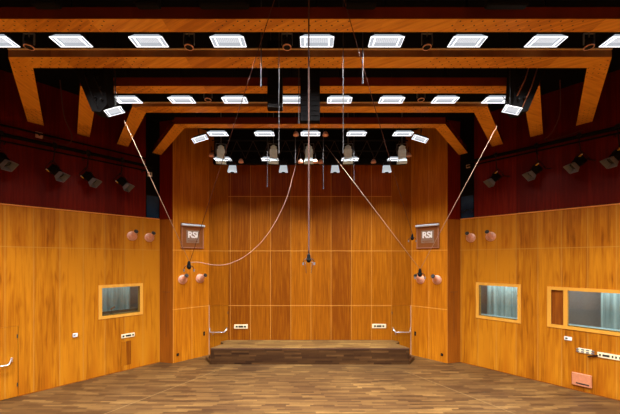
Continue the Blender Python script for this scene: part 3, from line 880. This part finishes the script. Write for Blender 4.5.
def make_spot():
    t = empty('spotlight')
    m = MB(); m.box((0, 0, -.02), (.24, .22, .30), bev=.035)
    for j in range(4): m.box((0, 0, .02+.03*j), (.25, .23, .008))
    m.cyl((0, 0, -.16), (0, 0, -.22), .11, .12, 20); m.build('housing', M_black, t)
    m = MB(); m.tube([(-.13, 0, -.02), (-.165, 0, .0), (-.165, 0, .28), (.165, 0, .28), (.165, 0, .0), (.13, 0, -.02)], .011); m.cyl((-.17, 0, 0), (-.12, 0, 0), .024, n=10); m.cyl((.12, 0, 0), (.17, 0, 0), .024, n=10); m.build('yoke', M_blackmetal, t)
    m = MB(); m.lathe([(0, -.222), (.10, -.224)], 20); m.build('lens', M_hole, t)
    for sx, sy in ((0, -1), (0, 1), (-1, 0), (1, 0)):
        a = .11; b = .155
        if sx == 0: vs = [(-a, sy*.11, -.20), (a, sy*.11, -.20), (b, sy*.16, -.36), (-b, sy*.16, -.36)]
        else: vs = [(sx*.11, -a, -.20), (sx*.11, a, -.20), (sx*.16, b, -.36), (sx*.16, -b, -.36)]
        vs2 = [Vector(v)+Vector((sx, sy, 0))*.006 for v in vs]
        m = MB(); m.add(list(vs)+vs2, [(0,1,2,3), (7,6,5,4), (0,4,5,1), (1,5,6,2), (2,6,7,3), (3,7,4,0)])
        q = m.build('barn_door', M_barn, t)
    m = MB(); m.box((-.13, -.10, .06), (.03, .05, .07)); m.build('tag', M_yellow, t)['label'] = 'yellow tag'
    m = MB(); m.box((-.13, -.10, .11), (.03, .05, .04)); m.build('label_plate', M_white, t)
    return t
sproto = None
def spot(w, px, py, side, label):
    global sproto
    u, z = w.hit(px, py, .33)
    base = w.pt(u, z, .33)
    d = Vector((side*.62, .05, -.62)).normalized()
    # yaw barn doors so a broad face turns to the hall
    zax = -d; yax = Vector((0, 1, 0)); yax = (yax-zax*yax.dot(zax)).normalized(); xax = yax.cross(zax)
    if sproto is None: sproto = t = make_spot()
    else: t = copy_tree(sproto)
    if side < 0:
        pass
    t.matrix_world = Matrix.Translation(base) @ Matrix((xax, yax, zax)).transposed().to_4x4() @ Matrix.Scale(.92, 4)
    tag(t, label, 'spotlight', 'black spotlights on the side rails')
    # hook clamp up to the thick rail
    top = base+Vector((0, 0, .62))
    rz = w.hit(0, 134, .26)[1] if w is WL else w.hit(619, 127.5, .26)[1]
    return base, rz, t
for w, side, lst in ((WL, 1, [(1, 158, 'black spotlight on the left rail, cut off by the picture edge'), (55, 170, 'black spotlight on the left rail, second from the picture edge'), (88.5, 176.5, 'black spotlight on the left rail, third from the picture edge'), (122.5, 181.5, 'black spotlight on the left rail, nearest the corner')]),
                     (WR, -1, [(617.5, 155, 'black spotlight on the right rail, cut off by the picture edge'), (579, 161, 'black spotlight on the right rail, second from the picture edge'), (536, 169.5, 'black spotlight on the right rail, third from the picture edge'), (495.5, 177, 'black spotlight on the right rail, nearest the corner')])):
    for px, py, lab in lst:
        base, rz, tt = spot(w, px, py, side, lab)
        m = MB(); hl = rz-base.z+.03
        x0 = Vector((-side*.10, 0, .22))
        m.tube([x0, x0+Vector((side*.06, 0, .08)), (0, 0, hl)], .014); m.box((0, 0, hl), (.06, .12, .10), bev=.01)
        o = m.build('hook_clamp', M_blackmetal); o.parent = tt; o.matrix_local = tt.matrix_world.inverted() @ Matrix.Translation(base)
# little white boxes on the upper walls
def small_box(w, px, py, sx, sz, mat, name, label, cat, depth=.06, off=0.0, extra=None):
    u, z = w.hit(px, py, off)
    t = empty(name, M=w.frame(u, z, off+.001)); tag(t, label, cat)
    m = MB(); m.box((0, depth/2, 0), (sx, depth, sz), bev=min(.008, depth*.3)); m.build('body', mat, t)
    if extra: extra(t)
    return t
def ex_lens(t):
    m = MB(); m.cyl((0, .055, 0), (0, .075, 0), .03, n=14); m.build('lens', M_hole, t)
small_box(WL, 39, 135.5, .17, .17, simple('pinkish_white_plastic', (.60, .36, .30, 1), .5), 'junction_box', 'pale pink junction box beside the left wall rail', 'junction box', .07, -.029, ex_lens)
small_box(WL, 149.5, 174.5, .15, .16, M_white, 'wall_sensor', 'small white square sensor high on the left wall by the corner', 'sensor', .06, -.029+.03, ex_lens)
small_box(WR, 468.5, 166.5, .13, .12, simple('beige_plastic', (.5, .36, .25, 1), .5), 'wall_sensor', 'small beige sensor high on the right wall by the corner', 'sensor', .06, 0.0, ex_lens)
# loose cables draped from the ceiling to the rails
def cable(name, pts, r, mat, label, n=24, cat='cable'):
    # Catmull-Rom through pts
    P_ = [Vector(p) for p in pts]; out = []
    for i in range(len(P_)-1):
        p0 = P_[max(i-1, 0)]; p1 = P_[i]; p2 = P_[i+1]; p3 = P_[min(i+2, len(P_)-1)]
        k_ = n if len(P_) > 2 else 1
        for j in range(k_):
            t = j/k_
            out.append(.5*((2*p1)+(p2-p0)*t+(2*p0-5*p1+4*p2-p3)*t*t+(3*p1-p0-3*p2+p3)*t**3))
    out.append(P_[-1])
    o0 = out[0].copy()
    m = MB(); m.tube([q-o0 for q in out], r, 6)
    o = m.build(name, mat, loc=o0); tag(o, label, cat); return o
def onw(w, px, py, off): u, z = w.hit(px, py, off); return w.pt(u, z, off)
cable('loose_cable', [onw(WL, 60, 80, 1.3), onw(WL, 64, 115, .8), onw(WL, 72, 137, .3), onw(WL, 66, 145, .25), onw(WL, 54, 141, .22), onw(WL, 42, 138, .18)], .014, M_cable_red, 'dark red cable looping down to the left wall rail')
cable('loose_cable', [onw(WR, 560, 80, 1.3), onw(WR, 560, 112, .8), onw(WR, 553, 131, .3), onw(WR, 545, 140, .25), onw(WR, 562, 137, .22), onw(WR, 583, 130, .18)], .014, M_cable_red, 'dark cable looping down to the right wall rail')

# ------------------------------------------------------------------ hanging microphones and their cables
def mic(loc, label, tilt=0):
    t = empty('hanging_microphone', loc); tag(t, label, 'microphone', 'hanging microphones')
    m = MB(); m.cyl((0, 0, .02), (0, 0, .12), .055, .045, 16); m.cyl((0, 0, .12), (0, 0, .17), .045, .018, 16); m.build('body', M_black, t)
    m = MB(); m.lathe([(0, -.09), (.025, -.085), (.05, -.06), (.068, -.02), (.06, .02), (.0, .025)], 16); m.build('windshield', M_black, t)
    m = MB(); m.tube([(-.06, 0, .03), (-.13, -.02, -.02), (-.15, 0, -.08)], .009); m.tube([(.06, 0, .03), (.13, -.02, -.02), (.15, 0, -.08)], .009); m.build('spreader_arm', M_blackmetal, t)
    for s in (-1, 1): m = MB(); m.cyl((s*.15, 0, -.08), (s*.15, 0, -.15), .022, n=10); m.build('capsule', M_greymetal, t)
    return t
mL = P(189, 262.5, 9.0); mR = P(420, 270, 9.0); mC = P(308.8, 254, 4.7); mS = P(412.3, 236.5, 9.6)
t = mic(mL-Vector((0, 0, .12)), 'black hanging microphone below the left sign, held by three cables')
t = mic(mR-Vector((0, 0, .12)), 'black hanging microphone before the right copper nozzles, held by two cables'); 
def mini(loc, label, sc_=.62):
    t = mic(loc, label); 
    t.scale = (sc_,)*3; return t
mini(mS-Vector((0, 0, .05)), 'small black microphone hanging just left of the right sign', .8)
t = mini(mC-Vector((0, 0, .085)), 'black microphone at the end of the central vertical cable', .58)
for s in (-1, 1):
    cable('weight_cord', [mC+Vector((s*.055, 0, -.12)), mC+Vector((s*.04, 0, -.30))], .004, M_steel, 'thin dangling cord under the central microphone, %s one' % ('left' if s < 0 else 'right'), 1)
cable('microphone_cable', [P(308.8, -8, 4.7), P(308.8, 100, 4.7), mC+Vector((0, 0, .015))], .012, M_cable_mid, 'reddish vertical cable down the middle of the hall')
cable('microphone_cable', [P(277, -8, 4.8), mL+(P(277, -8, 4.8)-mL)*.5+Vector((0, 0, -.03)), mL+Vector((.03, 0, .03))], .0065, M_cable_red, 'thin dark cable slanting from top centre to the left microphone')
cable('microphone_cable', [P(342, -8, 4.72), mS+(P(342, -8, 4.72)-mS)*.5+Vector((0, 0, -.03)), mS+Vector((0, 0, .09))], .0065, M_cable_red, 'thin dark cable slanting from top centre to the small right microphone')
cable('microphone_cable', [P(124.5, 121, 8.1), mL+Vector((0, 0, .05))], .008, M_cable_pale, 'pale taut cable from the left ceiling arm to the left microphone', 1)
cable('microphone_cable', [mL+Vector((.05, 0, -.0)), P(199, 262.2, 9.1), P(213, 265, 9.2), P(228, 264, 9.4), P(246, 255.5, 9.6), P(263, 240, 9.8), P(277, 219, 10.0), P(287, 197, 10.2), P(294, 172, 10.4), P(300, 148, 10.5)], .008, M_cable_pale, 'pale sagging cable curving from the left microphone up to the bridge', 8)
cable('microphone_cable', [P(325.5, 145, 10.5), mR+Vector((-.02, 0, .05))], .008, M_cable_pale, 'pale taut cable from the bridge down to the right microphone', 1)
cable('microphone_cable', [P(497, 126, 8.15), mR+Vector((.02, 0, .05))], .008, M_cable_pale, 'pale taut cable from the right ceiling arm to the right microphone', 1)
for px, y0, y1, Y, r, lab in ((279, 35, 152, 5.74, .008, 'long grey hanging rod left of the centre'), (343.2, 35, 152, 5.74, .0075, 'long grey hanging rod right of the centre'),
                       (261.2, 36, 85.5, 5.74, .010, 'short grey hanging rod left of the winch box'), (362.8, 35, 82, 5.74, .010, 'short grey hanging rod right of the centre'),
                       (295.3, 137, 162, 10.0, .012, 'thin wire left of the middle stage lantern'), (323.3, 137, 188, 10.0, .011, 'thin wire hanging right of the middle stage lantern'),
                       (354, 138, 180, 10.2, .010, 'thin wire hanging before the right part of the back wall'), (267.3, 138, 186, 10.2, .010, 'thin wire hanging before the left part of the back wall'),
                       (298.9, 76, 122, 6.6, .010, 'thin rod along the left side of the loudspeaker columns')):
    a = P(px, y0, Y); b = P(px, y1, Y)
    if a.z < TOP: a.z = TOP-.01
    m = MB(); m.cyl((0, 0, 0), a-b, r, n=8); m.cyl((0, 0, -.03), (0, 0, .03), r*1.8, n=8)
    o = m.build('hanging_rod', M_steel, loc=b); tag(o, lab, 'hanging rod')

# ------------------------------------------------------------------ signs
def rsi_sign(w, px, py, label, flip):
    u, z = w.hit(px, py)
    t = empty('wall_sign', M=w.frame(u, z, .002)); tag(t, label, 'sign')
    # text x direction is -wall x
    Wd, Hd = .92, 1.0
    m = MB(); m.box((0, .025, 0), (Wd, .05, Hd), bev=.008); m.build('panel', M_sign, t)
    m = MB()
    for s in (-1, 1): m.box((s*(Wd/2-.03), .056, -.06), (.022, .014, Hd-.14))
    m.box((0, .056, -Hd/2+.03), (Wd, .012, .02)); m.build('edge_strip', M_sigedge, t)
    m = MB(); m.cyl((-Wd/2-.01, .10, Hd/2-.085), (Wd/2+.01, .10, Hd/2-.085), .045, n=16); m.build('top_bar', M_pale, t)
    m = MB(); m.box((0, .056, -.03), (.52, .014, .50)); m.build('logo_square', M_signlogo, t)
    m = MB(); m.box((0, .065, -.205), (.42, .006, .03)); m.box((.0, .065, -.25), (.30, .006, .012)); m.build('caption_bar', M_sign, t)
    cu = bpy.data.curves.new('lettering', 'FONT'); cu.body = 'RSI'; cu.size = .34; cu.align_x = 'CENTER'; cu.align_y = 'CENTER'; cu.extrude = .006; cu.offset = .011; cu.space_character = .92
    tmp = bpy.data.objects.new('tmp', cu); COL.objects.link(tmp)
    dg = bpy.context.evaluated_depsgraph_get()
    me = bpy.data.meshes.new_from_object(tmp.evaluated_get(dg)); bpy.data.objects.remove(tmp)
    me.materials.clear(); me.materials.append(M_letter)
    o = bpy.data.objects.new('lettering', me); COL.objects.link(o); o.parent = t
    o.matrix_local = Matrix.Translation((0, .072, .03)) @ Matrix(((-1, 0, 0), (0, 0, 1), (0, 1, 0))).to_4x4()
    o['label'] = 'white letters RSI'
rsi_sign(WAL, 192.2, 236, 'square brown sign with white RSI letters on the left angled panel', 0)
rsi_sign(WAR, 428, 236, 'square brown sign with white RSI letters on the right angled panel', 1)

# ------------------------------------------------------------------ sockets, switches
def plate(w, x0, x1, yc, hpx, mat, name, label, cat, holes, u_len=None):
    ua, za = w.hit(x0, yc); ub, zb = w.hit(x1, yc)
    uc, zc = w.hit((x0+x1)/2, yc)
    L = abs(ub-ua) if u_len is None else u_len
    dist = w.pt(uc, 0).y
    hh = hpx*dist/F
    if u_len is not None: uc = max(ua, ub)-L/2 if w is WR else uc
    t = empty(name, M=w.frame(uc, zc, .001)); tag(t, label, cat)
    m = MB(); m.box((0, .012, 0), (L, .024, hh), bev=.006); m.build('plate', mat, t)
    for c, wd in holes:
        # c along text direction (left to right as seen), wall x runs right to left
        m = MB(); m.box((-(c-.5)*L, .027, 0), (wd*L, .008, hh*.42), bev=.003); m.build('socket', M_hole, t)
    return t
H3 = ((.2, .14), (.5, .34), (.8, .14))
plate(WB, 234.2, 247.8, 326.5, 4.2, M_cream, 'socket_plate', 'cream socket plate on the back wall beside the left door', 'socket plate', H3)
plate(WB, 372, 386, 326, 4.2, M_cream, 'socket_plate', 'cream socket plate on the back wall beside the right door', 'socket plate', H3)
plate(WL, 121.3, 134.5, 335.4, 4.0, M_cream, 'socket_plate', 'cream socket plate on the left wall below the window', 'socket plate', ((.15, .14), (.52, .40), (.88, .12)))
plate(WR, 597, 625, 356.5, 5.2, M_cream, 'socket_plate', 'long cream socket plate cut off by the right picture edge', 'socket plate', ((.10, .07), (.32, .26), (.56, .06), (.68, .06), (.85, .12)))
t = plate(WR, 578, 592, 351, 4.6, M_cream, 'control_plate', 'cream control plate with small dark switches on the right wall', 'control plate', ())
for j in range(2):
    for i in range(4):
        m = MB(); m.box((.16-.11*i, .027, -.032+.064*j), (.07, .008, .036)); m.build('switch', M_greymetal, t)
m = MB(); m.cyl((-.28, .03, -.06), (-.06, .05, -.15), .022, .018, 12); m.build('handle', M_black, t)['label'] = 'black slanted handle'
t = plate(WR, 564.2, 572, 338.3, 3.6, M_white, 'wall_thermostat', 'small white rounded thermostat below the large right window', 'thermostat', ((.3, .3),))
t = small_box(WL, 75, 335, .13, .12, M_white, 'wall_thermostat', 'small white square thermostat in the middle of the left wall', 'thermostat', .05)
m = MB(); m.box((.02, .052, .01), (.05, .008, .04)); m.build('display', M_greymetal, t)
# salmon wall box
u0, z1_ = WR.hit(572, 371.5); u1, _ = WR.hit(592, 375); _, z0_ = WR.hit(572, 383.5)
t = empty('wall_box', M=WR.frame((u0+u1)/2, (z0_+z1_)/2, .001)); tag(t, 'salmon metal box with a black slot low on the right wall', 'wall box')
bw = abs(u1-u0); bh = z1_-z0_
m = MB(); m.box((0, .03, 0), (bw, .06, bh), bev=.008); m.build('cover', M_pinkbox, t)
m = MB(); m.box((-.02, .062, -bh*.30), (bw*.66, .01, .035)); m.build('slot', M_hole, t)
m = MB()
for sx in (-1, 1):
    for sz in (-1, 1): m.cyl((sx*bw*.44, .06, sz*bh*.42), (sx*bw*.44, .066, sz*bh*.42), .008, n=8)
m.build('screw', M_steel, t)
# reddish inspection panel under left sockets
u0, z1_ = WL.hit(121.5, 342); u1, z0_ = WL.hit(131, 364)
t = empty('inspection_panel', M=WL.frame((u0+u1)/2, (z0_+z1_)/2, .001)); tag(t, 'narrow reddish wooden inspection panel below the left socket plate', 'panel')
m = MB(); m.box((0, .003, 0), (abs(u1-u0), .006, z1_-z0_)); m.build('board', veneer('reddish_veneer', sc(W_DARK, .8), sc(W_MID, .78), sc(W_LIGHT, .75), 1), t)
m = MB(); m.cyl((.0, .006, (z1_-z0_)*.45), (0, .012, (z1_-z0_)*.45), .012, n=10); m.build('latch', M_steel, t)
for w, px, py, sx, sz, nm, lab in ((WAL, 204, 333.5, .07, .17, 'wall_switch', 'narrow black switch beside the left back door'), (WAR, 415.3, 333.5, .07, .17, 'wall_switch', 'narrow black switch beside the right back door'),
                           (WAL, 177.6, 354.6, .09, .10, 'floor_socket', 'black square socket at the foot of the left angled panel'), (WAR, 442, 354.6, .09, .10, 'floor_socket', 'black square socket at the foot of the right angled panel')):
    def ex(t):
        m = MB(); m.box((0, .022, 0), (sx*.5, .012, sz*.4), bev=.003); m.build('button', M_hole, t)
    small_box(w, px, py, sx, sz, M_black, nm, lab, 'socket' if 'socket' in nm else 'switch', .02, 0, ex)
# slots in the pilasters
for w, s in ((WPL, 0), (WPR, 1)):
    m = MB(); m.box((w.L/2, .002, 2.72), (w.L*.6, .004, .014)); m.box((w.L/2+(.0), .002, 1.85), (.012, .004, 1.7))
    o = m.build('trim_%d' % (7+s), simple('pilaster_groove', (.09, .02, .004, 1), .6), loc=w.pt(0, 0), rotz=w.ang); struct(o)

# ------------------------------------------------------------------ world, camera, view
wd = bpy.data.worlds.new('World'); S.world = wd; wd.use_nodes = True
wd.node_tree.nodes['Background'].inputs[0].default_value = (0, 0, 0, 1)
cam = bpy.data.cameras.new('Camera'); co = bpy.data.objects.new('Camera', cam); COL.objects.link(co)
co.location = (0, 0, H); co.rotation_euler = (math.pi/2, 0, 0)
cam.sensor_width = 36; cam.lens = 36*F/620; cam.shift_x = 0; cam.shift_y = 53/620.; cam.clip_start = .05
S.camera = co
S.view_settings.view_transform = 'Standard'; S.view_settings.look = 'None'
S.view_settings.exposure = 0.0; S.view_settings.gamma = 1
S.view_settings.use_curve_mapping = False
